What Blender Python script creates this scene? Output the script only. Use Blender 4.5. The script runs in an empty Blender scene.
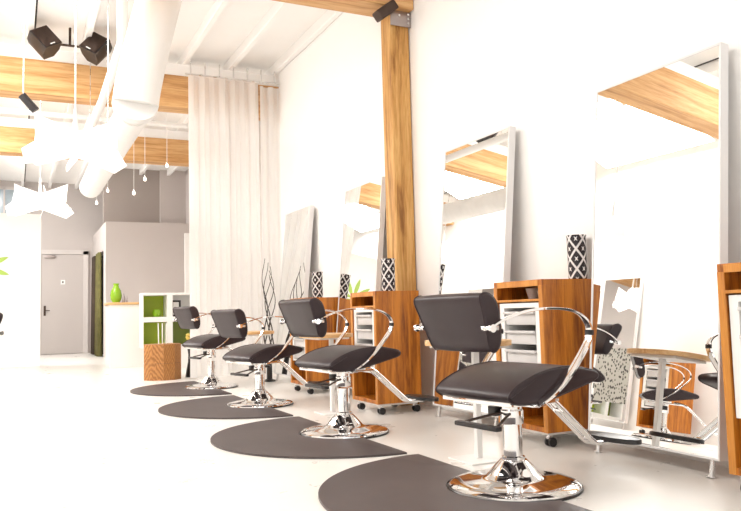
import bpy, bmesh, math, random
from mathutils import Vector, Matrix
random.seed(7)
PI = math.pi
sc = bpy.context.scene
COL = sc.collection

# ------------------------------------------------------------------ camera
def setup_camera():
    psi, p, roll = math.radians(25.695), math.radians(4.418), math.radians(1.5)
    f = Vector((math.cos(p)*math.sin(psi), math.cos(p)*math.cos(psi), math.sin(p)))
    r = Vector((math.cos(psi), -math.sin(psi), 0))
    u = r.cross(f)
    r2 = r*math.cos(roll) - u*math.sin(roll)
    u2 = u*math.cos(roll) + r*math.sin(roll)
    cd = bpy.data.cameras.new('camera'); co = bpy.data.objects.new('camera', cd); COL.objects.link(co)
    m = Matrix.Identity(4)
    for i in range(3):
        m[i][0] = r2[i]; m[i][1] = u2[i]; m[i][2] = -f[i]
    m[0][3], m[1][3], m[2][3] = 0, 0, 0.80
    co.matrix_world = m
    cd.sensor_width = 36; cd.lens = 740/741*36
    cd.clip_start = 0.05; cd.clip_end = 200
    sc.camera = co
setup_camera()

# ------------------------------------------------------------------ world, light, exposure
sc.view_settings.view_transform = 'Standard'
sc.view_settings.look = 'None'
sc.view_settings.gamma = 1
sc.view_settings.use_curve_mapping = False
sc.view_settings.exposure = -0.55
sc.cycles.max_bounces = 12
sc.cycles.diffuse_bounces = 7
sc.cycles.glossy_bounces = 6
sc.cycles.transparent_max_bounces = 12
sc.cycles.sample_clamp_indirect = 8
sc.cycles.use_denoising = True

w = bpy.data.worlds.new('world'); sc.world = w; w.use_nodes = True
w.node_tree.nodes['Background'].inputs[0].default_value = (0.93, 0.97, 1.0, 1)
w.node_tree.nodes['Background'].inputs[1].default_value = 1.2

def area(name, loc, rot, sx, sy, power, col=(1, 1, 1)):
    l = bpy.data.lights.new(name, 'AREA'); l.shape = 'RECTANGLE'; l.size = sx; l.size_y = sy
    l.energy = power; l.color = col
    o = bpy.data.objects.new(name, l); COL.objects.link(o)
    o.location = loc; o.rotation_euler = rot
    return o
# fill light added just inside the unseen front openings behind the camera
area('front_fill_light', (0.6, -2.35, 2.1), (math.radians(90), 0, 0), 4.6, 3.0, 70, (1.0, 0.99, 0.97))
# fill lights added over the left aisle (out of frame) to brighten the room
for yy, pw in ((2.2, 75), (4.3, 90), (7.4, 250), (11.2, 225), (16.2, 290)):
    area('ceiling_fill_light', (-.98, yy, 3.95), (0, math.radians(-16), 0), 1.3, 1.9, pw, (1.0, 0.985, 0.96))

# ------------------------------------------------------------------ materials
def new_mat(name):
    m = bpy.data.materials.new(name); m.use_nodes = True
    return m, m.node_tree, m.node_tree.nodes['Principled BSDF']
def L(nt, a, b): nt.links.new(a, b)
def noise(nt, scale, detail=4, vec=None, rough=0.55):
    n = nt.nodes.new('ShaderNodeTexNoise'); n.inputs['Scale'].default_value = scale
    n.inputs['Detail'].default_value = detail; n.inputs['Roughness'].default_value = rough
    if vec is not None: L(nt, vec, n.inputs['Vector'])
    return n
def ramp(nt, fac, stops):
    r = nt.nodes.new('ShaderNodeValToRGB'); e = r.color_ramp.elements
    while len(e) < len(stops): e.new(0.5)
    for i, (p, c) in enumerate(stops):
        e[i].position = p; e[i].color = (*c, 1) if len(c) == 3 else c
    L(nt, fac, r.inputs[0]); return r
def coords(nt, scale=(1, 1, 1), rot=(0, 0, 0)):
    t = nt.nodes.new('ShaderNodeTexCoord'); mp = nt.nodes.new('ShaderNodeMapping')
    mp.inputs['Scale'].default_value = scale; mp.inputs['Rotation'].default_value = rot
    L(nt, t.outputs['Object'], mp.inputs['Vector']); return mp.outputs[0]
def bump(nt, h, bsdf, strength=0.2, dist=0.01):
    b = nt.nodes.new('ShaderNodeBump'); b.inputs['Strength'].default_value = strength
    b.inputs['Distance'].default_value = dist
    L(nt, h, b.inputs['Height']); L(nt, b.outputs[0], bsdf.inputs['Normal'])
def math_n(nt, op, a, b=None):
    n = nt.nodes.new('ShaderNodeMath'); n.operation = op
    for i, v in enumerate((a, b)):
        if v is None: continue
        if isinstance(v, (int, float)): n.inputs[i].default_value = v
        else: L(nt, v, n.inputs[i])
    return n.outputs[0]

def paint(name, col, rough=0.6, var=0.04, scale=1.5, bumps=0.05):
    m, nt, b = new_mat(name)
    n = noise(nt, scale, 5, coords(nt))
    c2 = tuple(max(0, x*(1-var)) for x in col)
    r = ramp(nt, n.outputs[0], [(0.35, c2), (0.65, col)])
    L(nt, r.outputs[0], b.inputs['Base Color']); b.inputs['Roughness'].default_value = rough
    if bumps:
        n2 = noise(nt, 60, 3, coords(nt)); bump(nt, n2.outputs[0], b, bumps, 0.004)
    return m
def metal(name, col, rough=0.08):
    m, nt, b = new_mat(name)
    b.inputs['Metallic'].default_value = 1; b.inputs['Base Color'].default_value = (*col, 1)
    n = noise(nt, 12, 3, coords(nt))
    r = ramp(nt, n.outputs[0], [(0.3, (rough*0.8,)*3), (0.7, (rough*1.2,)*3)])
    L(nt, r.outputs[0], b.inputs['Roughness'])
    return m
def wood(name, dark, mid, light, axis='Z', scale=1.0, rough=0.45, knots=True, spec=0.5):
    m, nt, b = new_mat(name)
    s = {'X': (0.6, 9, 9), 'Y': (9, 0.6, 9), 'Z': (9, 9, 0.6)}[axis]
    s = tuple(v*scale for v in s)
    v = coords(nt, s)
    n1 = noise(nt, 1.6, 6, v, 0.6); n1.inputs['Distortion'].default_value = 0.8
    s2 = tuple(x*5 for x in s)
    n2 = noise(nt, 2.4, 4, coords(nt, s2), 0.6)
    mix = math_n(nt, 'ADD', math_n(nt, 'MULTIPLY', n1.outputs[0], 0.72), math_n(nt, 'MULTIPLY', n2.outputs[0], 0.28))
    r = ramp(nt, mix, [(0.36, dark), (0.48, mid), (0.60, light)])
    out = r.outputs[0]
    if knots:
        k = nt.nodes.new('ShaderNodeTexVoronoi'); k.inputs['Scale'].default_value = 1.7
        sk = {'X': (0.5, 2, 2), 'Y': (2, 0.5, 2), 'Z': (2, 2, 0.5)}[axis]
        L(nt, coords(nt, sk), k.inputs['Vector'])
        kr = ramp(nt, k.outputs['Distance'], [(0.03, (0.35, 0.3, 0.25)), (0.10, (1, 1, 1))])
        mx = nt.nodes.new('ShaderNodeMix'); mx.data_type = 'RGBA'; mx.blend_type = 'MULTIPLY'
        mx.inputs[0].default_value = 0.7
        L(nt, out, mx.inputs[6]); L(nt, kr.outputs[0], mx.inputs[7]); out = mx.outputs[2]
    L(nt, out, b.inputs['Base Color']); b.inputs['Roughness'].default_value = rough
    b.inputs['Specular IOR Level'].default_value = spec
    bump(nt, mix, b, 0.25, 0.006)
    return m

MAT = {}
MAT['wall'] = paint('white_wall_paint', (0.90, 0.885, 0.865), 0.7, 0.015)
MAT['ceiling'] = paint('white_ceiling_paint', (0.95, 0.94, 0.925), 0.7, 0.03)
MAT['grey_wall'] = paint('taupe_wall_paint', (0.55, 0.505, 0.485), 0.7, 0.03)
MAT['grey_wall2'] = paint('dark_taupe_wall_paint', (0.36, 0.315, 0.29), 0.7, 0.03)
MAT['door'] = paint('door_paint', (0.52, 0.475, 0.455), 0.5, 0.02)
MAT['frame_paint'] = paint('door_frame_paint', (0.62, 0.58, 0.56), 0.5, 0.02)
MAT['beam'] = wood('beam_timber', (0.40, 0.19, 0.06), (0.58, 0.31, 0.115), (0.70, 0.43, 0.20), 'X', 0.8, 0.6)
MAT['post'] = wood('post_timber', (0.24, 0.09, 0.015), (0.52, 0.26, 0.065), (0.68, 0.40, 0.14), 'Z', 1.0, 0.55)
MAT['cab'] = wood('cabinet_veneer', (0.20, 0.050, 0.004), (0.42, 0.128, 0.010), (0.60, 0.210, 0.022), 'Z', 1.6, 0.38, False)
MAT['cab_edge'] = wood('cabinet_edge_veneer', (0.40, 0.13, 0.015), (0.54, 0.205, 0.03), (0.64, 0.27, 0.05), 'Z', 1.6, 0.4, False)
MAT['table'] = wood('light_table_wood', (0.55, 0.30, 0.11), (0.66, 0.39, 0.17), (0.76, 0.50, 0.25), 'X', 1.6, 0.35, False)
MAT['white'] = paint('white_lacquer', (0.86, 0.85, 0.83), 0.35, 0.01, 3, 0)
MAT['bin'] = paint('milky_plastic', (0.62, 0.60, 0.59), 0.35, 0.03, 8, 0)
MAT['green'] = paint('lime_green_laminate', (0.36, 0.46, 0.015), 0.4, 0.04, 3, 0)
MAT['olive'] = paint('olive_laminate', (0.16, 0.21, 0.02), 0.4, 0.04, 3, 0)
MAT['leafgreen'] = paint('leaf_green_vinyl', (0.38, 0.56, 0.10), 0.5, 0.1, 6, 0)
MAT['vase_green'] = paint('green_glaze', (0.27, 0.50, 0.02), 0.12, 0.1, 8, 0)
MAT['black'] = paint('black_plastic', (0.018, 0.016, 0.017), 0.35, 0.1, 20, 0)
MAT['black_metal'] = metal('dark_iron', (0.09, 0.065, 0.055), 0.45)
MAT['grey_metal'] = metal('grey_steel', (0.42, 0.37, 0.36), 0.4)
MAT['chrome'] = metal('chrome', (0.86, 0.85, 0.85), 0.05)
MAT['brushed'] = metal('satin_metal', (0.72, 0.71, 0.70), 0.28)
MAT['mirror'] = metal('mirror_silver', (0.90, 0.905, 0.90), 0.004)
MAT['duct'] = paint('white_duct_paint', (0.90, 0.895, 0.88), 0.45, 0.02, 4, 0)
MAT['gap_and_shade'] = paint('dark_gap_and_shade', (0.03, 0.025, 0.022), 0.8, 0.1, 6, 0)
MAT['drape_dark'] = paint('dark_brown_cloth', (0.055, 0.035, 0.022), 0.9, 0.3, 9, 0.2)
MAT['drape_olive'] = paint('olive_cloth', (0.14, 0.125, 0.035), 0.9, 0.3, 9, 0.2)
MAT['twig'] = paint('dark_twig', (0.06, 0.045, 0.04), 0.7, 0.3, 20, 0.2)
MAT['yellow'] = paint('yellow_petal', (0.75, 0.55, 0.12), 0.6, 0.2, 20, 0)
MAT['glassgrey'] = paint('blue_grey_pane', (0.46, 0.55, 0.62), 0.08, 0.2, 3, 0)
MAT['silver_paint'] = paint('pale_silver_frame', (0.74, 0.73, 0.725), 0.4, 0.02, 4, 0)
MAT['bowl'] = paint('grey_ceramic', (0.50, 0.45, 0.43), 0.3, 0.1, 20, 0)

def floor_mat():
    m, nt, b = new_mat('polished_white_floor')
    n = noise(nt, 0.9, 8, coords(nt), 0.65)
    r = ramp(nt, n.outputs[0], [(0.30, (0.785, 0.755, 0.715)), (0.5, (0.805, 0.78, 0.74)), (0.72, (0.82, 0.80, 0.765))])
    L(nt, r.outputs[0], b.inputs['Base Color'])
    n2 = noise(nt, 3.5, 6, coords(nt))
    rr = ramp(nt, n2.outputs[0], [(0.3, (0.27,)*3), (0.7, (0.31,)*3)])
    L(nt, rr.outputs[0], b.inputs['Roughness'])
    b.inputs['Specular IOR Level'].default_value = 0.5
    return m
MAT['floor'] = floor_mat()

def vinyl_mat():
    m, nt, b = new_mat('dark_plum_vinyl')
    n = noise(nt, 5, 4, coords(nt))
    r = ramp(nt, n.outputs[0], [(0.3, (0.031, 0.020, 0.0225)), (0.7, (0.039, 0.026, 0.029))])
    L(nt, r.outputs[0], b.inputs['Base Color'])
    b.inputs['Roughness'].default_value = 0.38; b.inputs['Specular IOR Level'].default_value = 0.32
    n2 = noise(nt, 180, 3, coords(nt)); bump(nt, n2.outputs[0], b, 0.12, 0.002)
    return m
MAT['vinyl'] = vinyl_mat()
def mat_mat():
    m, nt, b = new_mat('dark_rubber_mat')
    n = noise(nt, 2.5, 6, coords(nt))
    r = ramp(nt, n.outputs[0], [(0.3, (0.062, 0.046, 0.046)), (0.7, (0.085, 0.066, 0.064))])
    L(nt, r.outputs[0], b.inputs['Base Color']); b.inputs['Roughness'].default_value = 0.5
    n2 = noise(nt, 120, 3, coords(nt)); bump(nt, n2.outputs[0], b, 0.2, 0.002)
    return m
MAT['mat'] = mat_mat()
def curtain_mat(name, transp):
    m, nt, b = new_mat(name)
    b.inputs['Base Color'].default_value = (0.93, 0.92, 0.91, 1); b.inputs['Roughness'].default_value = 0.9
    tl = nt.nodes.new('ShaderNodeBsdfTranslucent'); tl.inputs[0].default_value = (0.92, 0.91, 0.89, 1)
    tr = nt.nodes.new('ShaderNodeBsdfTransparent')
    m1 = nt.nodes.new('ShaderNodeMixShader'); m1.inputs[0].default_value = 0.5
    L(nt, b.outputs[0], m1.inputs[1]); L(nt, tl.outputs[0], m1.inputs[2])
    m2 = nt.nodes.new('ShaderNodeMixShader')
    n = noise(nt, 300, 2, coords(nt))
    r = ramp(nt, n.outputs[0], [(0.4, (transp*0.7,)*3), (0.6, (transp*1.3,)*3)])
    L(nt, r.outputs[0], m2.inputs[0])
    L(nt, m1.outputs[0], m2.inputs[1]); L(nt, tr.outputs[0], m2.inputs[2])
    L(nt, m2.outputs[0], nt.nodes['Material Output'].inputs['Surface'])
    return m
MAT['sheer'] = curtain_mat('white_sheer_fabric', 0.08)
def lampshade_mat():
    m, nt, b = new_mat('lit_white_acrylic')
    b.inputs['Base Color'].default_value = (0.92, 0.91, 0.90, 1); b.inputs['Roughness'].default_value = 0.35
    b.inputs['Emission Color'].default_value = (1, 0.985, 0.96, 1); b.inputs['Emission Strength'].default_value = 0.55
    return m
MAT['shade'] = lampshade_mat()
def bulb_mat():
    m, nt, b = new_mat('glowing_bulb')
    b.inputs['Base Color'].default_value = (1, 0.95, 0.88, 1)
    b.inputs['Emission Color'].default_value = (1, 0.95, 0.88, 1); b.inputs['Emission Strength'].default_value = 3.0
    return m
MAT['bulb'] = bulb_mat()
def damask_mat(name, n_around, vscale, rad):
    m, nt, b = new_mat(name)
    t = nt.nodes.new('ShaderNodeTexCoord'); sp = nt.nodes.new('ShaderNodeSeparateXYZ')
    L(nt, t.outputs['Object'], sp.inputs[0])
    ang = math_n(nt, 'MULTIPLY', math_n(nt, 'ARCTAN2', sp.outputs[1], sp.outputs[0]), n_around/(2*PI))
    v = math_n(nt, 'MULTIPLY', sp.outputs[2], vscale)
    a = math_n(nt, 'PINGPONG', math_n(nt, 'ADD', ang, v), 0.5)
    c = math_n(nt, 'PINGPONG', math_n(nt, 'SUBTRACT', ang, v), 0.5)
    lat = math_n(nt, 'LESS_THAN', math_n(nt, 'MINIMUM', a, c), 0.085)
    # a small four-petalled motif in the middle of every diamond
    cen = math_n(nt, 'MULTIPLY', math_n(nt, 'SUBTRACT', 0.5, a), math_n(nt, 'SUBTRACT', 0.5, c))
    mx = math_n(nt, 'MAXIMUM', math_n(nt, 'SUBTRACT', 0.5, a), math_n(nt, 'SUBTRACT', 0.5, c))
    mot = math_n(nt, 'MULTIPLY', math_n(nt, 'LESS_THAN', cen, 0.004), math_n(nt, 'LESS_THAN', mx, 0.2))
    fac = math_n(nt, 'MAXIMUM', lat, mot)
    r = ramp(nt, fac, [(0.4, (0.025, 0.020, 0.024)), (0.6, (0.80, 0.77, 0.76))])
    L(nt, r.outputs[0], b.inputs['Base Color']); b.inputs['Roughness'].default_value = 0.25
    return m
MAT['damask'] = damask_mat('black_white_damask', 4, 8.2, 0.06)
def reflection_spots_mat():  # dark spots painted in place of what the opposite mirrors reflect
    m, nt, b = new_mat('painted_reflection')
    v = nt.nodes.new('ShaderNodeTexVoronoi'); v.inputs['Scale'].default_value = 22
    L(nt, coords(nt), v.inputs['Vector'])
    r = ramp(nt, v.outputs['Distance'], [(0.34, (0.05, 0.045, 0.04)), (0.42, (0.42, 0.41, 0.37))])
    L(nt, r.outputs[0], b.inputs['Base Color']); b.inputs['Roughness'].default_value = 0.3
    return m
MAT['reflection_spots'] = reflection_spots_mat()
def drum_mat():
    m, nt, b = new_mat('wavy_copper_veneer')
    wv = nt.nodes.new('ShaderNodeTexWave'); wv.wave_type = 'BANDS'; wv.bands_direction = 'DIAGONAL'
    wv.inputs['Scale'].default_value = 24; wv.inputs['Distortion'].default_value = 7
    wv.inputs['Detail'].default_value = 2; wv.inputs['Detail Scale'].default_value = 0.8
    L(nt, coords(nt, (1, 1, 0.35)), wv.inputs['Vector'])
    r = ramp(nt, wv.outputs[0], [(0.1, (0.27, 0.105, 0.022)), (0.5, (0.36, 0.15, 0.035)), (0.9, (0.45, 0.20, 0.055))])
    L(nt, r.outputs[0], b.inputs['Base Color']); b.inputs['Roughness'].default_value = 0.4
    bump(nt, wv.outputs[0], b, 0.4, 0.01)
    return m
MAT['drum'] = drum_mat()

# ------------------------------------------------------------------ mesh helpers
class MB:
    def __init__(s): s.bm = bmesh.new()
    def _bevel(s, faces, w, seg=2):
        if w <= 0: return
        es = list({e for f in faces for e in f.edges})
        bmesh.ops.bevel(s.bm, geom=es, offset=w, segments=seg, profile=0.6, affect='EDGES', clamp_overlap=True)
    def box(s, x0, x1, y0, y1, z0, z1, bev=0.0, mat=None, seg=2):
        vs = [s.bm.verts.new((x, y, z)) for x in (x0, x1) for y in (y0, y1) for z in (z0, z1)]
        idx = ((0, 1, 3, 2), (4, 6, 7, 5), (0, 4, 5, 1), (2, 3, 7, 6), (0, 2, 6, 4), (1, 5, 7, 3))
        fs = [s.bm.faces.new([vs[i] for i in q]) for q in idx]
        if mat is not None:
            for v in vs: v.co = mat @ v.co
        s._bevel(fs, bev, seg); return s
    def cyl(s, p0, p1, r0, r1=None, n=20, caps=True):
        return s.tube([p0, p1], [r0, r0 if r1 is None else r1], n, caps)
    def tube(s, pts, rad, n=12, caps=True, closed=False):
        pts = [Vector(p) for p in pts]
        if isinstance(rad, (int, float)): rad = [rad]*len(pts)
        rings = []; up = None
        for i, p in enumerate(pts):
            if closed: t = (pts[(i+1) % len(pts)] - pts[i-1])
            else: t = pts[min(i+1, len(pts)-1)] - pts[max(i-1, 0)]
            t.normalize()
            if up is None:
                up = Vector((0, 0, 1)) if abs(t.z) < 0.9 else Vector((1, 0, 0))
            a = (up - t*up.dot(t)).normalized(); b = t.cross(a); up = a
            rings.append([s.bm.verts.new(p + (a*math.cos(2*PI*k/n) + b*math.sin(2*PI*k/n))*rad[i]) for k in range(n)])
        m = len(rings)
        for i in range(m if closed else m-1):
            A, B = rings[i], rings[(i+1) % m]
            for k in range(n): s.bm.faces.new((A[k], A[(k+1) % n], B[(k+1) % n], B[k]))
        if caps and not closed:
            s.bm.faces.new(rings[0][::-1]); s.bm.faces.new(rings[-1])
        return s
    def band(s, pts, side, w, th, wl=None):
        """flat strip: width w along fixed vector side, thickness th"""
        pts = [Vector(p) for p in pts]; side = Vector(side).normalized(); rings = []
        for i, p in enumerate(pts):
            t = (pts[min(i+1, len(pts)-1)] - pts[max(i-1, 0)]).normalized()
            sd = (side - t*side.dot(t)).normalized(); nn = t.cross(sd)
            ww = (wl[i] if wl else w)/2; h = th/2; c = min(h, ww)*0.6
            sec = [(-ww, -h+c*.5), (-ww+c, -h), (ww-c, -h), (ww, -h+c*.5), (ww, h-c*.5), (ww-c, h), (-ww+c, h), (-ww, h-c*.5)]
            rings.append([s.bm.verts.new(p + sd*a + nn*b) for a, b in sec])
        n = 8
        for i in range(len(rings)-1):
            A, B = rings[i], rings[i+1]
            for k in range(n): s.bm.faces.new((A[k], A[(k+1) % n], B[(k+1) % n], B[k]))
        s.bm.faces.new(rings[0][::-1]); s.bm.faces.new(rings[-1]); return s
    def lathe(s, prof, n=40, c=(0, 0, 0)):
        c = Vector(c); rings = []
        for r, z in prof:
            if r < 1e-5: rings.append([s.bm.verts.new(c + Vector((0, 0, z)))])
            else: rings.append([s.bm.verts.new(c + Vector((r*math.cos(2*PI*k/n), r*math.sin(2*PI*k/n), z))) for k in range(n)])
        for A, B in zip(rings, rings[1:]):
            for k in range(n):
                k2 = (k+1) % n
                if len(A) == 1 and len(B) == 1: continue
                if len(A) == 1: s.bm.faces.new((A[0], B[k2], B[k]))
                elif len(B) == 1: s.bm.faces.new((A[k], A[k2], B[0]))
                else: s.bm.faces.new((A[k], A[k2], B[k2], B[k]))
        return s
    def prism(s, outline, z0, z1, bev=0.0):
        """outline in xy, extruded in z"""
        a = [s.bm.verts.new((x, y, z0)) for x, y in outline]; b = [s.bm.verts.new((x, y, z1)) for x, y in outline]
        n = len(a); fs = [s.bm.faces.new(a[::-1]), s.bm.faces.new(b)]
        for k in range(n): s.bm.faces.new((a[k], a[(k+1) % n], b[(k+1) % n], b[k]))
        if bev:
            es = list(fs[1].edges)
            bmesh.ops.bevel(s.bm, geom=es, offset=bev, segments=2, profile=0.6, affect='EDGES', clamp_overlap=True)
        return s
    def xform(s, m):
        for v in s.bm.verts: v.co = m @ v.co
        return s
    def build(s, name, mat, parent=None, smooth=35):
        bm = s.bm; bmesh.ops.recalc_face_normals(bm, faces=bm.faces)
        if smooth:
            th = math.radians(smooth)
            for f in bm.faces: f.smooth = True
            for e in bm.edges:
                if len(e.link_faces) == 2 and e.calc_face_angle(0) > th: e.smooth = False
        me = bpy.data.meshes.new(name); bm.to_mesh(me); bm.free()
        me.materials.append(MAT[mat] if isinstance(mat, str) else mat)
        o = bpy.data.objects.new(name, me); COL.objects.link(o)
        if parent is not None: o.parent = parent
        return o

def tag(o, label, cat, group=None):
    o['label'] = label; o['category'] = cat
    if group: o['group'] = group
    return o
def struct(o): o['kind'] = 'structure'; return o
def empty(name, loc, rz, label=None, cat=None, group=None):
    o = bpy.data.objects.new(name, None); COL.objects.link(o)
    o.location = loc; o.rotation_euler = (0, 0, rz); o.empty_display_size = 0.1
    if label: tag(o, label, cat, group)
    return o
def copy_tree(o, parent=None):
    c = o.copy(); COL.objects.link(c)
    if parent is not None: c.parent = parent
    for ch in list(o.children): copy_tree(ch, c)
    return c
def smooth_curve(pts, sub=5, closed=False):
    """Catmull-Rom"""
    P = [Vector(p) for p in pts]; out = []; n = len(P)
    rng = range(n if closed else n-1)
    for i in rng:
        if closed: a, b, c, d = P[i-1], P[i], P[(i+1) % n], P[(i+2) % n]
        else: a, b, c, d = P[max(i-1, 0)], P[i], P[i+1], P[min(i+2, n-1)]
        for k in range(sub):
            t = k/sub
            out.append(0.5*((2*b) + (c-a)*t + (2*a-5*b+4*c-d)*t*t + (3*b-a-3*c+d)*t**3))
    if not closed: out.append(P[-1])
    return out

# ------------------------------------------------------------------ the setting
WX, LX, CZ = 3.17, -1.74, 4.17
WR = 3.52   # the rear part of the room is a little wider       # right wall, left wall, ceiling
YF, YB = -2.5, 19.5                  # front (street) wall, far wall
struct(MB().box(LX-.15, WR+.15, YF-.2, YB+.15, -0.12, 0).build('floor', 'floor', smooth=0))
struct(MB().box(LX-.15, WR+.15, YF-.2, YB+.15, CZ, CZ+.12).build('ceiling', 'ceiling', smooth=0))
struct(MB().box(WX, WR+.15, YF-.2, 9.3, 0, CZ).build('wall_right', 'wall', smooth=0))
struct(MB().box(WR, WR+.15, 9.3, YB+.15, 0, CZ).build('wall_right_rear', 'grey_wall', smooth=0))
struct(MB().box(LX-.15, LX, YF-.2, YB+.15, 0, CZ).build('wall_left', 'wall', smooth=0))
struct(MB().box(LX, WR, YB, YB+.15, 0, CZ).build('wall_far', 'grey_wall', smooth=0))
# street front behind the camera: piers, sill and header around three big openings
fw = MB()
for x0, x1 in ((LX, -1.75), (-.05, .2), (1.85, 2.1), (3.1, WX)): fw.box(x0, x1, YF-.2, YF, .5, 3.7)
fw.box(LX, WX, YF-.2, YF, 0, .5).box(LX, WX, YF-.2, YF, 3.7, CZ)
struct(fw.build('wall_front', 'wall', smooth=0))
struct(MB().box(WX-.015, WX, .2, 9.29, 0, .075, .003).build('baseboard_right', 'wall', smooth=0))

# white free-standing partition on the left, facing the camera
struct(MB().box(LX, .41, 14.6, 14.75, 0, 2.74, .004).build('wall_partition', 'wall', smooth=0))
# taupe room in the back right, with a higher recessed wall above it
bx = MB().box(1.72, WR, 16.5, 16.62, 0, 2.88)
bx.box(1.72, 1.84, 16.62, 16.95, 0, 2.88).box(1.72, 1.84, 18.7, YB, 0, 2.88).box(1.72, 1.84, 16.95, 18.7, 2.30, 2.88)
bx.box(1.84, WR, 16.62, YB, 2.80, 2.88)
struct(bx.build('wall_back_room', 'grey_wall', smooth=0))
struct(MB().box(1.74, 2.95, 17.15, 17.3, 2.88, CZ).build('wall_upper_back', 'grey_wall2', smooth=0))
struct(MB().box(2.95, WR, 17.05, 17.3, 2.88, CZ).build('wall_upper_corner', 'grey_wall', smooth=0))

# far door
dr = MB(); dr.box(.56, 1.50, YB-.05, YB, .01, 2.40, .004)
door = struct(dr.build('door_1', 'door', smooth=0))
h = MB(); h.cyl((.64, YB-.05, 1.05), (.64, YB-.11, 1.05), .015).cyl((.64, YB-.105, 1.05), (.75, YB-.105, 1.05), .011)
h.box(.615, .665, YB-.062, YB-.05, .93, 1.17, .004); h.build('door_handle', 'black_metal', door)
MB().box(.99, 1.09, YB-.055, YB-.05, 1.68, 1.79).build('door_plate', 'white', door, 0)
MB().box(1.025, 1.055, YB-.058, YB-.055, 1.71, 1.76).build('door_mark', 'gap_and_shade', door, 0)
MB().box(.62, .86, YB-.12, YB-.05, 2.32, 2.38, .005).build('door_closer', 'grey_metal', door)
fr = MB().box(.46, .56, YB-.07, YB, 0, 2.5, .004).box(1.5, 1.62, YB-.07, YB, 0, 2.5, .004).box(.46, 1.62, YB-.07, YB, 2.41, 2.52, .004)
struct(fr.build('trim_1', 'frame_paint', smooth=0))
# clerestory pane high on the far wall
wn = struct(MB().box(-1.4, .30, YB-.03, YB-.005, 3.05, 3.95).build('window_1', 'glassgrey', smooth=0))
wf = MB()
for x in (-1.4, -.85, -.28, .27): wf.box(x, x+.04, YB-.06, YB-.03, 3.0, 4.0)
wf.box(-1.44, .34, YB-.06, YB-.03, 2.97, 3.05).box(-1.44, .34, YB-.06, YB-.03, 3.95, 4.02)
wf.build('window_frame', 'frame_paint', wn, 0)

# timber beams across the room and the post
def beam(y0, y1, x1, label):
    o = MB().box(LX, x1, y0, y1, 3.47, 3.885, .012).build('ceiling_beam', 'beam', smooth=0)
    return tag(o, label, 'beam', 'timber ceiling beams')
beam(5.56, 5.85, WX-.005, 'heavy timber ceiling beam resting on the wooden post')
beam(9.36, 9.66, WR-.005, 'heavy pale timber ceiling beam ending behind the white curtain')
beam(12.82, 13.10, WR-.005, 'farthest orange timber ceiling beam above the taupe back room')
post = MB().box(2.972, 3.160, 5.655, 5.843, 0, 3.462, .014, Matrix.Rotation(-.0, 4, 'Y'))
tag(post.build('timber_post', 'post', smooth=0), 'rough square timber post between the second and third mirrors', 'post')
br = empty('post_bracket', (3.065, 5.63, 3.40), 0, 'dark iron corner bracket joining the post to the beam', 'bracket')
MB().box(-.10, .10, -.006, .006, -.07, .068, .004).build('collar_plate', 'grey_metal', br)
arm = MB(); arm.box(-.13, .09, -.12, -.01, -.045, .045, .018, Matrix.Translation((-.165, 0, .03)) @ Matrix.Rotation(math.radians(-38), 4, 'Y'), seg=3)
arm.build('corner_brace', 'black_metal', br)
for xx, zz in ((.07, -.04), (.07, .0), (.07, .04), (-.02, .02)):
    MB().cyl((xx, -.02, zz), (xx, -.010, zz), .010, n=8).build('bolt_head', 'chrome', br)
for k, (y0, y1) in enumerate(((5.59, 5.82), (9.39, 9.63), (12.85, 13.07))):
    struct(MB().box(LX, WX, y0, y1, 3.885, 4.04).build('trim_%d' % (k+1), 'ceiling', smooth=0))
# joists running away from the camera on top of the beams
jn = 0
for i in range(9):
    x = -1.70 + i*.60
    o = MB().box(x, x+.06, YF, YB, 4.04, CZ).build('trim_%d' % (i+1+10), 'ceiling', smooth=0); struct(o)
joist_shade = MB()  # dark strips along the joists, their side shadow painted onto the ceiling
for i in range(8): joist_shade.box(-1.70+i*.60+.062, -1.70+i*.60+.085, YF, YB, CZ-.004, CZ+.01)
struct(joist_shade.build('trim_30', 'gap_and_shade', smooth=0))

# white ductwork under the ceiling
dc = empty('air_duct', (.885, 6.35, 2.545), 0, 'large round white air duct running under the beams', 'duct')
def duct_seg(r, y0, y1, nm):
    d = MB(); prof = []; n = int((y1-y0)/.12)
    pts = []; rad = []
    for k in range(n+1):
        y = y0+(y1-y0)*k/n
        pts += [(0, y, 0), (0, y+.012, 0), (0, y+.024, 0)]; rad += [r, r+.005, r]
    d.tube(pts, rad, 32); d.build(nm, 'duct', dc, 50)
duct_seg(.134, 0, 3.95, 'duct_run')
MB().tube([(0, -.12, .05), (0, -.06, .03), (0, .02, 0)], [.185, .185, .134], 32).build('reducer', 'duct', dc)
MB().tube(smooth_curve([(0, -.10, .04), (.015, -.11, .16), (.07, -.08, .42), (.16, -.06, .80), (.25, -.05, 1.2), (.33, -.05, 1.62)], 3), .185, 32).build('main_duct', 'duct', dc)
for y in (1.0, 2.9): MB().cyl((-.10, y, .07), (-.10, y, 1.62), .005, n=6).build('hanger_rod', 'brushed', dc)
pp = MB().tube([(.86, 6.9, 4.16), (.86, 6.9, 3.5), (.87, 6.95, 3.42), (.88, 7.05, 3.37), (.90, 9.0, 3.36), (.86, 10.8, 3.30)], .05, 14)
for y in (7.5, 10.0): pp.cyl((.9, y, 3.4), (.9, y, CZ), .006, n=6)
tag(pp.build('white_pipe', 'duct'), 'thin white pipe running left of the large duct', 'pipe')
for yy, zz, nm in ((10.4, 3.86, 'white conduit nearest behind the second timber beam'), (11.7, 3.84, 'white conduit just in front of the farthest timber beam')):
    c = MB().tube([(LX, yy, zz), (WR, yy, zz)], .04, 10)
    tag(c.build('ceiling_conduit', 'duct'), nm, 'pipe', 'white conduits under the ceiling')

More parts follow.
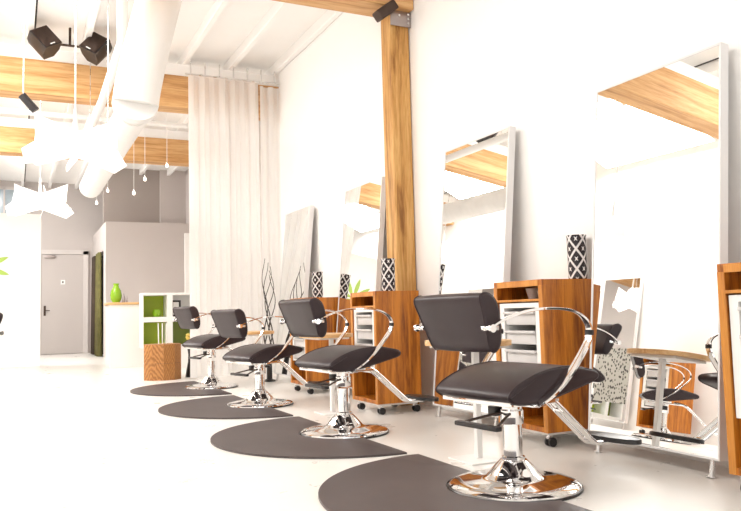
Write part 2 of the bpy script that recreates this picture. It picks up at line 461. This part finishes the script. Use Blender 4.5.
# ------------------------------------------------------------------ curtain
def curtain(name, x0, x1, y, z0, z1, folds, amp, mat, label, top_gather=1.0, seed=1):
    rnd = random.Random(seed); ph = [rnd.uniform(0, 6.28) for _ in range(4)]
    b = MB(); nx = int(folds*10); nz = 30; g = []
    for j in range(nz+1):
        z = z0+(z1-z0)*j/nz; row = []
        for i in range(nx+1):
            t = i/nx; fz = 0.75+0.25*(1-j/nz)
            yy = y + amp*fz*(math.sin(t*folds*2*PI+ph[0]) + .45*math.sin(t*folds*.63*2*PI+ph[1]+j*.03))
            xx = x0+(x1-x0)*t + .012*math.sin(t*folds*4*PI+ph[2])*fz
            row.append(b.bm.verts.new((xx, yy, z)))
        g.append(row)
    for j in range(nz):
        for i in range(nx): b.bm.faces.new((g[j][i], g[j][i+1], g[j+1][i+1], g[j+1][i]))
    o = b.build(name, mat, None, 80); tag(o, label, 'curtain'); return o
cu = curtain('sheer_curtain', 1.94, 2.86, 9.22, .06, 3.85, 7, .030, 'sheer', 'wide white sheer curtain hanging behind the row of chairs', seed=3)
cu['group'] = 'white sheer curtains'
cu = curtain('sheer_curtain', 2.89, 3.155, 9.24, .06, 3.82, 2, .025, 'sheer', 'narrow white sheer curtain against the right wall', seed=5)
cu['group'] = 'white sheer curtains'
rl = empty('curtain_rail', (1.91, 9.23, 3.875), 0, 'slim white rail carrying the sheer curtains', 'curtain rail')
MB().cyl((0, 0, 0), (1.25, 0, 0), .012, n=10).build('rod', 'brushed', rl)
for k in range(7): MB().box(.06+k*.185, .075+k*.185, -.01, .01, .013, .165).build('hanger_clip', 'brushed', rl, 0)

# ------------------------------------------------------------------ styling chair
def cushion(profile, hw, edge=0.011, sub=5):
    """side profile (x,z) extruded along y with rounded rims; returns MB and the rim curves"""
    cen = Vector((sum(p[0] for p in profile)/len(profile), 0, sum(p[1] for p in profile)/len(profile)))
    cur = smooth_curve([(x, 0, z) for x, z in profile], sub, True)
    b = MB(); rings = []
    def ring(y, inset):
        vs = []
        n = len(cur)
        for i, p in enumerate(cur):
            t = (cur[(i+1) % n]-cur[i-1]).normalized(); nr = Vector((t.z, 0, -t.x))
            if nr.dot(p-cen) > 0: nr = -nr
            q = p + nr*inset; vs.append(b.bm.verts.new((q.x, y, q.z)))
        return vs
    e = edge
    lv = [(-hw, e*1.0), (-hw+e*.15, e*.45), (-hw+e*.5, e*.12), (-hw+e*1.1, 0)]
    lv += [(-hw*.4, -.003), (hw*.4, -.003)]
    lv += [(-y, i) for y, i in lv[:4][::-1]]
    for y, i in lv: rings.append(ring(y, i))
    n = len(cur)
    for A, B in zip(rings, rings[1:]):
        for k in range(n): b.bm.faces.new((A[k], A[(k+1) % n], B[(k+1) % n], B[k]))
    b.bm.faces.new(rings[0][::-1]); b.bm.faces.new(rings[-1])
    return b, cur
def make_chair():
    r = empty('styling_chair', (0, 0, 0), 0)
    # base
    base = MB().lathe([(0, .006), (.285, .006), (.293, .012), (.292, .020), (.275, .030), (.23, .037), (.15, .046),
                       (.125, .055), (.108, .075), (.082, .105), (.064, .122), (.058, .128), (0, .128)], 64)
    base.build('base_plate', 'chrome', r, 50)
    MB().lathe([(0, 0), (.296, 0), (.300, .004), (.298, .012), (.28, .014), (0, .014)], 64).build('rubber_ring', 'black', r)
    post = MB().lathe([(0, .12), (.052, .12), (.052, .14), (.043, .145), (.043, .30), (0, .30)], 36)
    post.build('pump_column', 'chrome', r)
    up = empty_child = r
    sl = MB().lathe([(0, .285), (.050, .285), (.053, .292), (.053, .345), (.047, .352), (.047, .385), (0, .385)], 36)
    sl.build('upper_sleeve', 'chrome', r)
    pl = MB().box(-.15, .17, -.13, .13, .380, .394, .004).box(-.11, -.03, -.245, .245, .386, .396, .003)
    pl.box(-.20, .05, -.225, -.20, .393, .410, .003).box(-.20, .05, .20, .225, .393, .410, .003)
    pl.box(-.215, -.195, -.225, .225, .393, .412, .003)
    pl.build('seat_frame', 'chrome', r)
    # seat
    sp = [(-.225, .420), (-.240, .440), (-.205, .472), (-.145, .500), (-.065, .526), (.03, .541), (.13, .545), (.22, .530),
          (.290, .514), (.308, .494), (.285, .474), (.19, .452), (.09, .430), (0, .413), (-.107, .402), (-.19, .405)]
    b, cur = cushion(sp, .25); seat = b.build('seat', 'vinyl', r, 60)
    for sgn in (-1, 1):
        pi = MB().tube([(p.x, sgn*.241, p.z) for p in cur], .0035, 6, closed=True); pi.build('piping', 'vinyl', seat)
    bp = [(-.362, .845), (-.345, .866), (-.315, .868), (-.280, .845), (-.258, .800), (-.242, .745), (-.232, .690), (-.235, .650),
          (-.250, .627), (-.272, .625), (-.292, .648), (-.315, .710), (-.340, .780)]
    def taper(v): v.y *= 1 - .15*min(1, max(0, (.82-v.z)/.2))
    b, cur = cushion(bp, .232)
    for v in b.bm.verts: taper(v.co)
    bk = b.build('backrest', 'vinyl', r, 60)
    for sgn in (-1, 1):
        q = [Vector((p.x, sgn*.224, p.z)) for p in cur]
        for v in q: taper(v)
        pi = MB().tube(q, .0035, 6, closed=True); pi.build('piping', 'vinyl', bk)
    # arms: bent flat chrome bands
    for sgn in (-1, 1):
        pts = [(-.325, .245, .724), (-.295, .252, .744), (-.235, .265, .768), (-.155, .278, .789), (-.06, .289, .798), (.04, .289, .795), (.115, .289, .782),
               (.178, .288, .752), (.208, .287, .712), (.205, .286, .665), (.168, .285, .612), (.10, .284, .538), (.04, .283, .484), (-.03, .280, .436), (-.075, .262, .408), (-.075, .21, .398)]
        pts = smooth_curve([(x, y*sgn, z) for x, y, z in pts], 4)
        n = len(pts); wl = []
        for i in range(n):
            t = i/(n-1); wl.append(.018 + .022*min(1, max(0, (t-.3)/.35)))
        a = MB().band(pts, (0, 1, 0), .03, .011, wl); arm = a.build('armrest', 'chrome', r, 40)
        k = MB().cyl((-.325, .20*sgn, .724), (-.325, .256*sgn, .724), .011, n=14).cyl((-.325, .250*sgn, .724), (-.325, .262*sgn, .724), .017, n=16)
        k.box(-.338, -.262, .222*sgn-.006, .222*sgn+.008, .714, .734, .003)
        k.build('arm_bolt', 'chrome', arm)
        a = MB().band(pts[33:36], (0, 1, 0), .042, .014); a.build('arm_dark_reflection', 'black', arm)  # black band at the bend, a dark reflection in the chrome put into colour
    # footrest
    fb = MB()
    for y in (-.026, .026):
        fp = smooth_curve([(.10, y, .400), (.16, y, .398), (.235, y, .372), (.40, y, .235), (.49, y, .160), (.52, y, .143), (.56, y, .139), (.64, y, .139)], 5)
        fb.tube(fp, .0125, 12)
    for xx, zz in ((.49, .160), (.30, .318)): fb.cyl((xx, -.03, zz), (xx, .03, zz), .009, n=10)
    fo = fb.build('footrest_bars', 'chrome', r)
    ov = []
    for k in range(32):
        a = 2*PI*k/32; ov.append((.645+.062*math.copysign(abs(math.cos(a))**.9, math.cos(a)), .185*math.copysign(abs(math.sin(a))**.8, math.sin(a))))
    MB().prism(ov, .140, .163, .008).build('foot_pad', 'black', r)
    # pump lever
    lv = MB()
    for y in (-.115, .115): lv.tube(smooth_curve([(0, .02 if y > 0 else -.02, .335), (-.06, y*.35, .330), (-.20, y, .296)], 4), .006, 8)
    lv.build('pump_lever', 'black_metal', r)
    MB().box(-.222, -.186, -.14, .14, .284, .306, .008).build('lever_pad', 'black', r)
    MB().box(-.055, .03, .05, .10, .315, .36, .006).build('lever_housing', 'black', r)
    return r
chair = make_chair()
UPPER = ('seat', 'backrest', 'armrest', 'seat_frame', 'footrest_bars', 'upper_sleeve', 'pump_lever', 'lever_pad', 'lever_housing', 'foot_pad')
def lift(root, dz):
    for ch in root.children:
        if ch.name.split('.')[0] in UPPER: ch.location.z += dz
spots = [
    (2.03, 2.79, 7, 0.0, 'dark vinyl styling chair nearest the camera, on the closest black mat'),
    (2.00, 4.63, 7, 0.03, 'dark vinyl styling chair second from the camera, beside the timber post'),
    (1.99, 6.50, 13, -.01, 'dark vinyl styling chair third from the camera, in front of the twisted twigs'),
    (2.02, 8.45, 13, .05, 'farthest dark vinyl styling chair, before the sheer curtain and copper drum'),
    (-.50, 5.90, 222, 0, 'styling chair of the opposite row reflected behind the small pale side table'),
    (-.46, 9.75, 97, 0, 'styling chair of the opposite row whose edge shows at the left frame edge'),
]
protos = [chair] + [copy_tree(chair) for _ in spots[1:]]
for o, (x, y, a, dz, lab) in zip(protos, spots):
    o.location = (x, y, .003 if x > 0 else 0); o.rotation_euler.z = math.radians(a)
    tag(o, lab, 'chair', 'salon styling chairs'); lift(o, dz)
    o.location.z = 0

# ------------------------------------------------------------------ half-round floor mats
def half_mat(cx, cy, R, face):
    out = []; notch = .312
    nn = 48
    for k in range(nn+1):
        a = PI/2 + PI*k/nn; out.append((R*math.cos(a), R*math.sin(a)))
    for k in range(17):   # notch around the chair base, from bottom to top
        a = -PI/2 - PI*k/16; out.append((notch*math.cos(a), notch*math.sin(a)))
    b = MB().prism(out, 0, .012, .006)
    o = b.build('floor_mat', 'mat', None, 50); o.location = (cx, cy, 0.0005); o.rotation_euler.z = face
    return o
ml = ['dark half-round rubber mat under the nearest styling chair', 'dark half-round rubber mat under the second styling chair from the camera',
      'dark half-round rubber mat under the third styling chair from the camera', 'dark half-round rubber mat under the farthest styling chair']
for i, (x, y, *_r) in enumerate(spots[:4]):
    tag(half_mat(x, y, .88, 0), ml[i], 'mat', 'half-round salon floor mats')
# ------------------------------------------------------------------ leaning mirrors
def make_mirror(wd=.86, hg=1.99):
    r = empty('leaning_mirror', (0, 0, 0), 0)   # front faces local -x, stands between y 0..wd
    th = .055; fwd = .011
    f = MB().box(0, th, 0, fwd, 0, hg, .002).box(0, th, wd-fwd, wd, 0, hg, .002).box(0, th, fwd, wd-fwd, 0, fwd, .002).box(0, th, fwd, wd-fwd, hg-fwd, hg, .002)
    f.box(th-.012, th, fwd, wd-fwd, fwd, hg-fwd)
    f.build('mirror_frame', 'silver_paint', r, 0)
    MB().box(.004, .010, fwd, wd-fwd, fwd, hg-fwd).build('mirror_glass', 'mirror', r, 0)
    for y in (.06, wd-.06):
        g = MB().cyl((.03, y, -.005), (.022, y, -.078), .0135, n=16).cyl((.022, y, -.078), (.021, y, -.083), .024, n=16)
        g.build('foot', 'brushed', r)
    return r
lean = math.atan2(.186, 1.98)
mir = make_mirror(.86)
mspots = [(2.89, 2.41, 'tall leaning mirror nearest the camera, standing right of the first wooden cabinet'),
          (2.89, 4.12, 'tall leaning mirror between the nearest wooden cabinet and the timber post'),
          (2.89, 6.10, 'tall leaning mirror partly hidden behind the left side of the timber post'),
          (2.89, 7.98, 'farthest tall leaning mirror, next to the sheer curtains')]
ms = [mir] + [copy_tree(mir) for _ in range(5)]
for o, (x, y, lab) in zip(ms, mspots):
    o.location = (x, y, .085); o.rotation_euler = (0, lean, 0); tag(o, lab, 'mirror', 'tall mirrors leaning on the walls')
osp = [(7.38, 'tall mirror leaning on the opposite wall with a painted-on spotted reflection, seen in reflection'),        (11.0, 'tall mirror with a painted-on spotted reflection at the far end of the opposite wall')]
for o, (y, lab) in zip(ms[4:], osp):
    o.rotation_mode = 'XYZ'; o.location = (-1.60, y+.86, .085); o.rotation_euler = (0, .035, PI); tag(o, lab, 'mirror', 'tall mirrors leaning on the walls')
ms[4].scale.y = .8
for o in (ms[4], ms[5]):
    MB().box(.001, .0035, .05, .82, .25, 1.0).build('painted_reflection', 'reflection_spots', o, 0)  # sheet added low on the glass, carries the painted spotted reflection

# ------------------------------------------------------------------ wooden station cabinets
def make_cabinet():
    r = empty('station_cabinet', (0, 0, 0), 0)   # opening faces local -x; x 0..D, y 0..W
    D, W, Z0, Z1 = .39, .48, .085, .965
    t = .035
    b = MB().box(0, D, 0, t, Z0, Z1, .002).box(0, D, W-t, W, Z0, Z1, .002).box(0, D, t, W-t, Z0, Z0+.03)
    b.box(D-.015, D, t, W-t, Z0+.03, Z1-.04).box(0.005, D-.015, t, W-t, .842, .856)
    b.build('carcass', 'cab', r, 0)
    MB().box(-.001, D+.001, -.001, W+.001, Z1-.03, Z1+.004, .002).build('cabinet_top', 'cab', r, 0)
    MB().box(-.004, .001, 0, t, Z0, Z1-.03).box(-.004, .001, W-t, W, Z0, Z1-.03).box(-.004, -.0012, t, W-t, Z1-.034, Z1).box(-.004, .001, t, W-t, .842, .856).build('edge_banding', 'cab_edge', r, 0)
    # white drawer tower
    y0, y1, z0, z1 = t+.006, W-t-.006, .32, .835
    tw = MB().box(.008, .30, y0, y0+.045, z0, z1, .002).box(.008, .30, y1-.045, y1, z0, z1, .002).box(.008, .30, y0+.045, y1-.045, z1-.03, z1, .002).box(.008, .30, y0+.045, y1-.045, z0, z0+.02, .002)
    tw.box(.29, .30, y0+.045, y1-.045, z0, z1)
    tower = tw.build('drawer_tower', 'white', r, 0)
    ns = 4; hh = (z1-.03-z0-.02)/ns
    for k in range(ns):
        za = z0+.02+k*hh+.012; zb = za+hh-.045
        d = MB().box(.012, .27, y0+.055, y1-.055, za, zb, .012)
        d.box(-.006, .03, y0+.048, y1-.048, zb-.004, zb+.012, .004)
        d.build('drawer', 'bin', tower)
    for (x, y) in ((.04, .05), (.04, W-.05), (D-.04, .05), (D-.04, W-.05)):
        c = MB().cyl((x, y, .045), (x, y, .09), .010, n=10)
        c.box(x-.012, x+.02, y-.012, y+.012, .045, .062, .004)
        cs = c.build('caster', 'chrome', r)
        MB().cyl((x+.012, y-.024, .027), (x+.012, y-.010, .027), .027, n=20).cyl((x+.012, y+.010, .027), (x+.012, y+.024, .027), .027, n=20).build('wheel', 'black', cs)
    MB().box(.02, D-.02, .03, W-.03, Z0-.018, Z0-.002, .003).build('caster_board', 'white', r, 0)
    return r
cab = make_cabinet()
cspots = [(2.755, 3.44, 0, 'orange-brown wooden station cabinet behind the nearest chair, with drawers and bowls'),
          (2.555, 5.24, 0, 'orange-brown wooden station cabinet standing at the foot of the timber post'),
          (2.64, 7.02, 0, 'farthest wooden station cabinet, mostly hidden behind the second chair'),
          (2.72, 1.74, 0, 'wooden station cabinet cut off by the right edge of the picture'),
          (-1.20, 6.95, PI, 'wooden station cabinet on the opposite side, seen in the nearest mirror')]
cabs = [cab] + [copy_tree(cab) for _ in cspots[1:]]
for o, (x, y, a, lab) in zip(cabs, cspots):
    o.location = (x, y, 0); o.rotation_euler.z = a; tag(o, lab, 'cabinet', 'rolling wooden station cabinets')

# small tables in front of the cabinets
def make_table():
    r = empty('side_table', (0, 0, 0), 0)
    out = []
    for k in range(32):
        a = 2*PI*k/32; out.append((.19*math.copysign(abs(math.cos(a))**.7, math.cos(a)), .25*math.copysign(abs(math.sin(a))**.7, math.sin(a))))
    MB().prism(out,   .612, .640, .003).build('tabletop', 'table', r)
    MB().box(-.13, .13, -.18, .18, .596, .611, .002).build('underframe', 'white', r, 0)
    MB().box(.03, .062, -.02, .012, .012, .596, .003).build('leg', 'white', r)
    MB().box(-.07, .16, -.12, .12, 0, .008, .003).build('foot_plate', 'white', r, 0)
    return r
tb = make_table()
tsp = [(2.20, 3.40, 'small pale wooden side table with white leg behind the nearest chair'),
       (2.28, 5.62, 'small pale wooden side table seen just above the seat of the second chair'),
       (2.24, 7.50, 'small pale wooden side table behind the third chair, near the twigs')]
tbs = [tb] + [copy_tree(tb) for _ in tsp[1:]]
for o, (x, y, lab) in zip(tbs, tsp):
    o.location = (x, y, 0); tag(o, lab, 'table', 'small station side tables')

# patterned vases on the cabinets
def make_vase():
    r = MB().lathe([(0, 0), (.050, 0), (.056, .006), (.057, .255), (.060, .262), (.060, .268), (.052, .268), (.050, .25), (.048, .02), (0, .02)], 40)
    return r.build('patterned_vase', 'damask', None, 40)
v0 = make_vase()
vs = [(3.085, 3.51, 'black and white damask cylinder vase on the nearest cabinet'), (2.76, 5.41, 'damask cylinder vase on the cabinet by the timber post'), (2.84, 7.20, 'damask cylinder vase on the farthest cabinet')]
for i, (x, y, lab) in enumerate(vs):
    o = v0 if i == 0 else v0.copy()
    if i: COL.objects.link(o)
    o.location = (x, y, .970); o.rotation_euler.z = .4*i; tag(o, lab, 'vase', 'damask vases on the cabinets')
# bowls in the top cubby of the nearest cabinet
for i, (x, y, s, lab) in enumerate([(2.87, 3.665, 1.0, 'larger grey cup in the top cubby of the nearest cabinet'), (2.84, 3.54, .72, 'smaller grey cup at the right of the top cubby')]):
    b = MB().lathe([(0, 0), (.030, 0), (.034, .004), (.050, .062), (.052, .066), (.048, .066), (.030, .010), (0, .009)], 28)
    for v in b.bm.verts: v.co *= s
    o = b.build('ceramic_cup', 'bowl'); o.location = (x, y, .8565); tag(o, lab, 'cup', 'cups in the top cubby')
b = MB().box(2.80, 2.95, 1.90, 2.08, .857, .91, .006)
tag(b.build('folded_towel', 'white'), 'white folded towel in the cubby of the cabinet at the right edge', 'towel')

# ------------------------------------------------------------------ pendants
def make_star():
    r = empty('panel_chandelier', (0, 0, 0), 0)
    MB().box(-.055, .055, -.055, .055, -.10, .08, .006).build('lamp_body', 'shade', r)
    MB().cyl((0, 0, .08), (0, 0, 1.94), .006, n=8).build('cord', 'brushed', r)
    MB().cyl((0, 0, .08), (0, 0, .26), .022, .012, n=12).build('stem_sleeve', 'white', r)
    quads = [([(0, .07), (.31, .22), (.29, -.03), (.03, -.05)], -.35), ([(0, .02), (.30, -.05), (.38, -.16), (.29, -.23), (0, -.12)], .30),
             ([(0, .08), (-.27, .18), (-.30, -.04), (-.02, -.05)], -.30), ([(0, .02), (-.30, -.04), (-.38, -.10), (-.35, -.21), (0, -.13)], .35)]
    for side, sc_, rz in ((-.075, 1.0, 0), (.075, .92, 180), (0, .85, 95)):
        for q, tilt in quads:
            b = MB(); b.prism([(x*sc_, z*sc_) for x, z in q], -.0025, .0025)
            b.xform(Matrix.Rotation(math.radians(rz), 4, 'Z') @ Matrix.Translation((0, -.07, 0)) @ Matrix.Rotation(PI/2 + tilt, 4, 'X'))
            b.build('shade_panel', 'shade', r, 0)
    return r
st = make_star()
st2 = copy_tree(st)
for o, loc, rz, lab in ((st, (.40, 5.95, 2.15), 8, 'nearer white angular panel chandelier, larger in view and higher'), (st2, (.26, 9.7, 2.26), -4, 'farther white angular panel chandelier hanging lower above the partition')):
    o.location = loc; o.rotation_euler.z = math.radians(rz); tag(o, lab, 'chandelier', 'white angular panel chandeliers')
for ch in st2.children:
    pass
def make_drop(length):
    r = empty('bulb_pendant', (0, 0, 0), 0)
    MB().cyl((0, 0, .05), (0, 0, length), .0035, n=6).build('cord', 'white', r)
    MB().lathe([(0, .05), (.012, .05), (.013, .03), (0, .03)], 12).build('socket', 'brushed', r)
    MB().lathe([(0, -.03), (.014, -.024), (.021, -.008), (.020, .008), (.012, .03), (0, .03)], 16).build('bulb', 'bulb', r)
    return r
drops = [(1.20, 12.9, 2.73, 'lowest bulb pendant, leftmost of the small hanging bulbs'), (1.38, 12.95, 2.95, 'small bulb pendant just right of the leftmost one'),
         (1.53, 11.0, 2.61, 'small bulb pendant second lowest, in the middle of the cluster'), (1.70, 11.1, 2.84, 'small bulb pendant just above the middle of the cluster'),
         (2.00, 11.0, 3.04, 'highest and rightmost of the small hanging bulbs')]
for x, y, z, lab in drops:
    o = make_drop(CZ-z); o.location = (x, y, z); tag(o, lab, 'pendant lamp', 'small hanging bulbs over the back room')

# ------------------------------------------------------------------ loudspeakers and spotlight under the ceiling
def make_speaker():
    r = empty('loudspeaker', (0, 0, 0), 0)
    out = [(-.115, -.10), (.115, -.10), (.115, .03), (.07, .12), (-.07, .12), (-.115, .03)]
    b = MB().prism(out, -.13, .13, .008); b.build('cabinet_body', 'black', r, 30)
    g = MB().box(-.10, .10, -.108, -.1005, -.118, .118, .003); g.build('grille', MAT['black_metal'], r)
    MB().box(-.03, .03, -.111, -.108, -.112, -.10).build('badge', 'white', r, 0)
    return r
sp0 = make_speaker(); sp1 = copy_tree(sp0)
for o, loc, rot, lab in ((sp0, (.26, 8.85, 3.92), (math.radians(-28), math.radians(-32), math.radians(28)), 'black loudspeaker on the left, tilted down under the ceiling'),
                         (sp1, (.82, 8.85, 3.92), (math.radians(-28), math.radians(30), math.radians(-35)), 'black loudspeaker on the right, tilted down under the ceiling')):
    o.location = loc; o.rotation_euler = rot; tag(o, lab, 'loudspeaker', 'black loudspeakers above the timber beam')
sb = empty('speaker_mount', (.54, 8.97, 3.84), 0, 'black ceiling bar that carries the two loudspeakers', 'bracket')
MB().cyl((-.22, 0, .12), (.24, 0, .12), .014, n=10).build('crossbar', 'black_metal', sb)
MB().cyl((0, 0, .12), (0, 0, .33), .014, n=10).build('drop_rod', 'black_metal', sb)
sl = empty('spotlight', (.10, 8.2, 3.02), 0, 'small black spotlight hanging at the left above the white chandelier', 'spotlight')
MB().cyl((-.06, 0, .09), (.07, 0, -.06), .042, n=16).build('lamp_housing', 'black', sl)
MB().cyl((-.045, 0, .08), (-.045, 0, 1.15), .006, n=8).build('hanging_rod', 'brushed', sl)

# ------------------------------------------------------------------ back area
# counter
ct = empty('reception_counter', (1.345, 12.95, 0), 0, 'white counter with a wooden top in front of the taupe room', 'counter')
MB().box(.06, .62, 0, .55, 0, 1.04, .004).build('counter_body', 'white', ct, 0)
MB().box(0.03, .64, -.03, .58, 1.041, 1.08, .004).build('countertop', 'table', ct, 0)
g = MB().lathe([(0, 0), (.055, 0), (.085, .05), (.095, .12), (.080, .20), (.048, .255), (.040, .29), (.050, .32), (.046, .32), (.036, .29), (.04, .25), (0, .24)], 28)
o = g.build('green_vase', 'vase_green'); o.location = (1.53, 13.1, 1.081); tag(o, 'glossy green vase on the left end of the white counter', 'vase')
for x, s, lab in ((1.645, 1, 'small grey bottle nearer the green vase'), (1.70, .75, 'smaller grey bottle right of the other on the counter')):
    g = MB().lathe([(0, 0), (.022, 0), (.024, .01), (.024, .09), (.010, .12), (.010, .15), (0, .15)], 16)
    for v in g.bm.verts: v.co *= s
    o = g.build('small_bottle', 'grey_metal'); o.location = (x, 13.05, 1.081); tag(o, lab, 'bottle', 'small bottles on the counter')

# white cube shelf with green backs
sh = empty('cube_shelf', (1.79, 11.95, 0), 0, 'white cube shelf with lime green backs beside the counter', 'shelf')
b = MB(); T = .04; X = (0, .41, .82)
b.box(0, .86, 0, .36, 1.16, 1.20, .003).box(0, .86, 0, .36, .74, .82, .003).box(.06, .80, .01, .35, 0, .34, .003).box(0, .86, 0, .36, .34, .37, .003)
for x, d in ((0.001, .012), (.82, .039)): b.box(x, x+d, 0.001, .359, .371, 1.159)
b.box(.375, .46, 0.002, .35, .82, 1.16).box(.375, .46, 0.002, .35, .37, .74)
b.build('shelf_frame', 'white', sh, 0)
gp = MB().box(.02, .374, .33, .345, .821, 1.159).box(.02, .374, .33, .345, .371, .739)
gp.box(.0135, .019, .004, .345, .821, 1.159).box(.0135, .019, .004, .345, .371, .739)
gp.build('green_lining', 'green', sh, 0)
MB().box(.46, .82, .33, .345, .37, .74).build('olive_back', 'olive', sh, 0)
MB().box(.46, .82, .33, .345, .82, 1.16).build('white_back', 'white', sh, 0)
MB().box(.021, .373, .12, .32, .371, .376).build('cubby_base', 'green', sh, 0)
g = MB().lathe([(0, 0), (.04, 0), (.062, .03), (.068, .07), (.05, .115), (.03, .12), (0, .12)], 20)
o = g.build('green_jar', 'vase_green'); o.location = (2.03, 12.12, .8205); tag(o, 'small yellow-green jar in the upper left cubby', 'jar')
pf = empty('picture_frame', (2.33, 12.10, .8205), 0, 'black picture frame standing in the upper right cubby', 'picture frame')
MB().box(-.075, .075, -.008, .008, 0, .03).box(-.075, .075, -.008, .008, .23, .26).box(-.075, -.045, -.008, .008, .03, .23).box(.045, .075, -.008, .008, .03, .23).build('frame', 'black', pf, 0)
MB().box(-.045, .045, -.004, .004, .03, .23).build('picture', 'white', pf, 0)

# copper-coloured drum stool with glass stems
dm = empty('drum_stool', (1.755, 10.05, 0), 0, 'faceted copper-brown drum stool with wavy grain, in front of the cube shelf', 'stool')
o8 = [(.245*math.cos(2*PI*k/10+.2), .245*math.sin(2*PI*k/10+.2)) for k in range(10)]
MB().prism(o8, 0, .215, .004).prism([(x*1.0, y*1.0) for x, y in o8], .218, .462, .006).build('drum_body', 'drum', dm, 20)
MB().prism([(x*.97, y*.97) for x, y in o8], .214, .219).build('drum_seam', 'gap_and_shade', dm, 20)
gv = empty('tall_glass_stems', (1.755, 10.03, .463), 0, 'three thin white stems standing on the copper drum', 'decoration')
for k, x in enumerate((-.05, .0, .05)):
    MB().cyl((x, .01*k, .0), (x*1.1, .01*k, .27), .007, n=10).build('stem', 'white', gv)
# dark vase with yellow flowers next to the drum
fv = empty('flower_vase', (2.16, 10.15, 0), 0, 'tall dark floor vase with yellow flowers beside the copper drum', 'vase')
MB().lathe([(0, 0), (.085, 0), (.07, .10), (.05, .20), (.045, .30), (.06, .40), (.075, .43), (.06, .43), (0, .40)], 24).build('vase_body', 'black', fv)
fb = MB(); rnd = random.Random(4)
lf = MB()
for k in range(16):
    p = Vector((rnd.uniform(-.09, .09), rnd.uniform(-.09, .09), rnd.uniform(.46, .72)))
    fb.lathe([(0, -.02), (.028, -.008), (.032, .008), (.016, .02), (0, .022)], 10, p)
    lf.tube([(p.x*.2, p.y*.2, .40), (p.x*.7, p.y*.7, (p.z+.4)/2), (p.x, p.y, p.z-.01)], .005, 5)
fb.build('blossoms', 'yellow', fv); lf.build('stems', 'olive', fv)

# twisted twigs
tw = empty('twig_vase', (2.80, 8.74, 0), 0, 'tall dark twisted twigs in a slim floor vase before the curtain', 'plant')
MB().lathe([(0, 0), (.075, 0), (.075, .015), (.035, .03), (.030, .30), (.042, .34), (.032, .34), (0, .30)], 24).build('vase_body', 'black', tw)
for k in range(5):
    pts = []; ph = k*1.3; base = (k-2)*.012
    for j in range(26):
        z = .30 + j*(1.20-.05*k)/25; t = j/25
        pts.append((base*(1+1.4*t) + .036*math.sin(z*9+ph), .03*math.cos(z*8+ph*1.7), z))
    MB().tube(pts, [.009-.006*j/25 for j in range(26)], 7).build('twig', 'twig', tw)

# slim white screen behind the cube shelf
o = MB().box(2.93, 3.02, 14.3, 14.36, 0, 2.42, .004).build('door_post', 'white', None, 0)
tag(o, 'slim white upright post left of the sheer curtain, behind the cube shelf', 'post')
o = MB().box(3.03, 3.055, 14.3, 14.36, 0, 2.42, .002).build('metal_upright', 'grey_metal', None, 0)
tag(o, 'thin grey metal upright beside the slim white post', 'post')

# dark drapes in the doorway of the taupe room
def drape(x, y0, y1, z1, mat, lab, seed):
    rnd = random.Random(seed); b = MB(); n = 40; cols = []
    for i in range(n+1):
        t = i/n; y = y0+(y1-y0)*t; xx = x+.05*math.sin(t*9*PI)
        cols.append((b.bm.verts.new((xx, y, .01)), b.bm.verts.new((xx*.0+x+.03*math.sin(t*9*PI), y+.04*math.sin(t*5), z1))))
    for a, c in zip(cols, cols[1:]): b.bm.faces.new((a[0], c[0], c[1], a[1]))
    o = b.build('doorway_drape', mat, None, 80)
    md = o.modifiers.new('thick', 'SOLIDIFY'); md.thickness = .012
    return tag(o, lab, 'curtain', 'dark drapes in the doorway of the taupe room')
drape(1.66, 16.98, 17.75, 2.27, 'drape_olive', 'olive green drape nearer the corner of the taupe room', 1)
drape(1.66, 17.95, 18.7, 2.27, 'drape_dark', 'dark brown drape nearer the grey door', 2)
struct(MB().box(1.845, 1.86, 16.9, 18.75, 0, 2.32).build('wall_doorway_dark', 'gap_and_shade', smooth=0))

# ------------------------------------------------------------------ leaf decal on the white partition
lf = empty('leaf_decal', (-.54, 14.597, 1.78), 0, 'large green leaf-wheel decal on the white partition at the left edge', 'wall decal')
def leaf_poly(L0, L1, wd, a, curve):
    pts = []
    for k in range(13):
        t = k/12; r = L0+(L1-L0)*t; pts.append((r, wd*math.sin(PI*t)**.8 + curve*t*t))
    for k in range(11, 0, -1):
        t = k/12; r = L0+(L1-L0)*t; pts.append((r, -wd*math.sin(PI*t)**.8*.6 + curve*t*t))
    return [(x*math.cos(a)-y*math.sin(a), x*math.sin(a)+y*math.cos(a)) for x, y in pts]
for k in range(9):
    a = 2*PI*k/9 - .42
    b = MB(); q = leaf_poly(.05, .46, .06, a, .05)
    f0 = [b.bm.verts.new((x, 0, z)) for x, z in q]; f1 = [b.bm.verts.new((x, -.002, z)) for x, z in q]
    n = len(q); b.bm.faces.new(f0); b.bm.faces.new(f1[::-1])
    for i in range(n): b.bm.faces.new((f0[i], f0[(i+1) % n], f1[(i+1) % n], f1[i]))
    b.build('leaf', 'leafgreen', lf, 0)
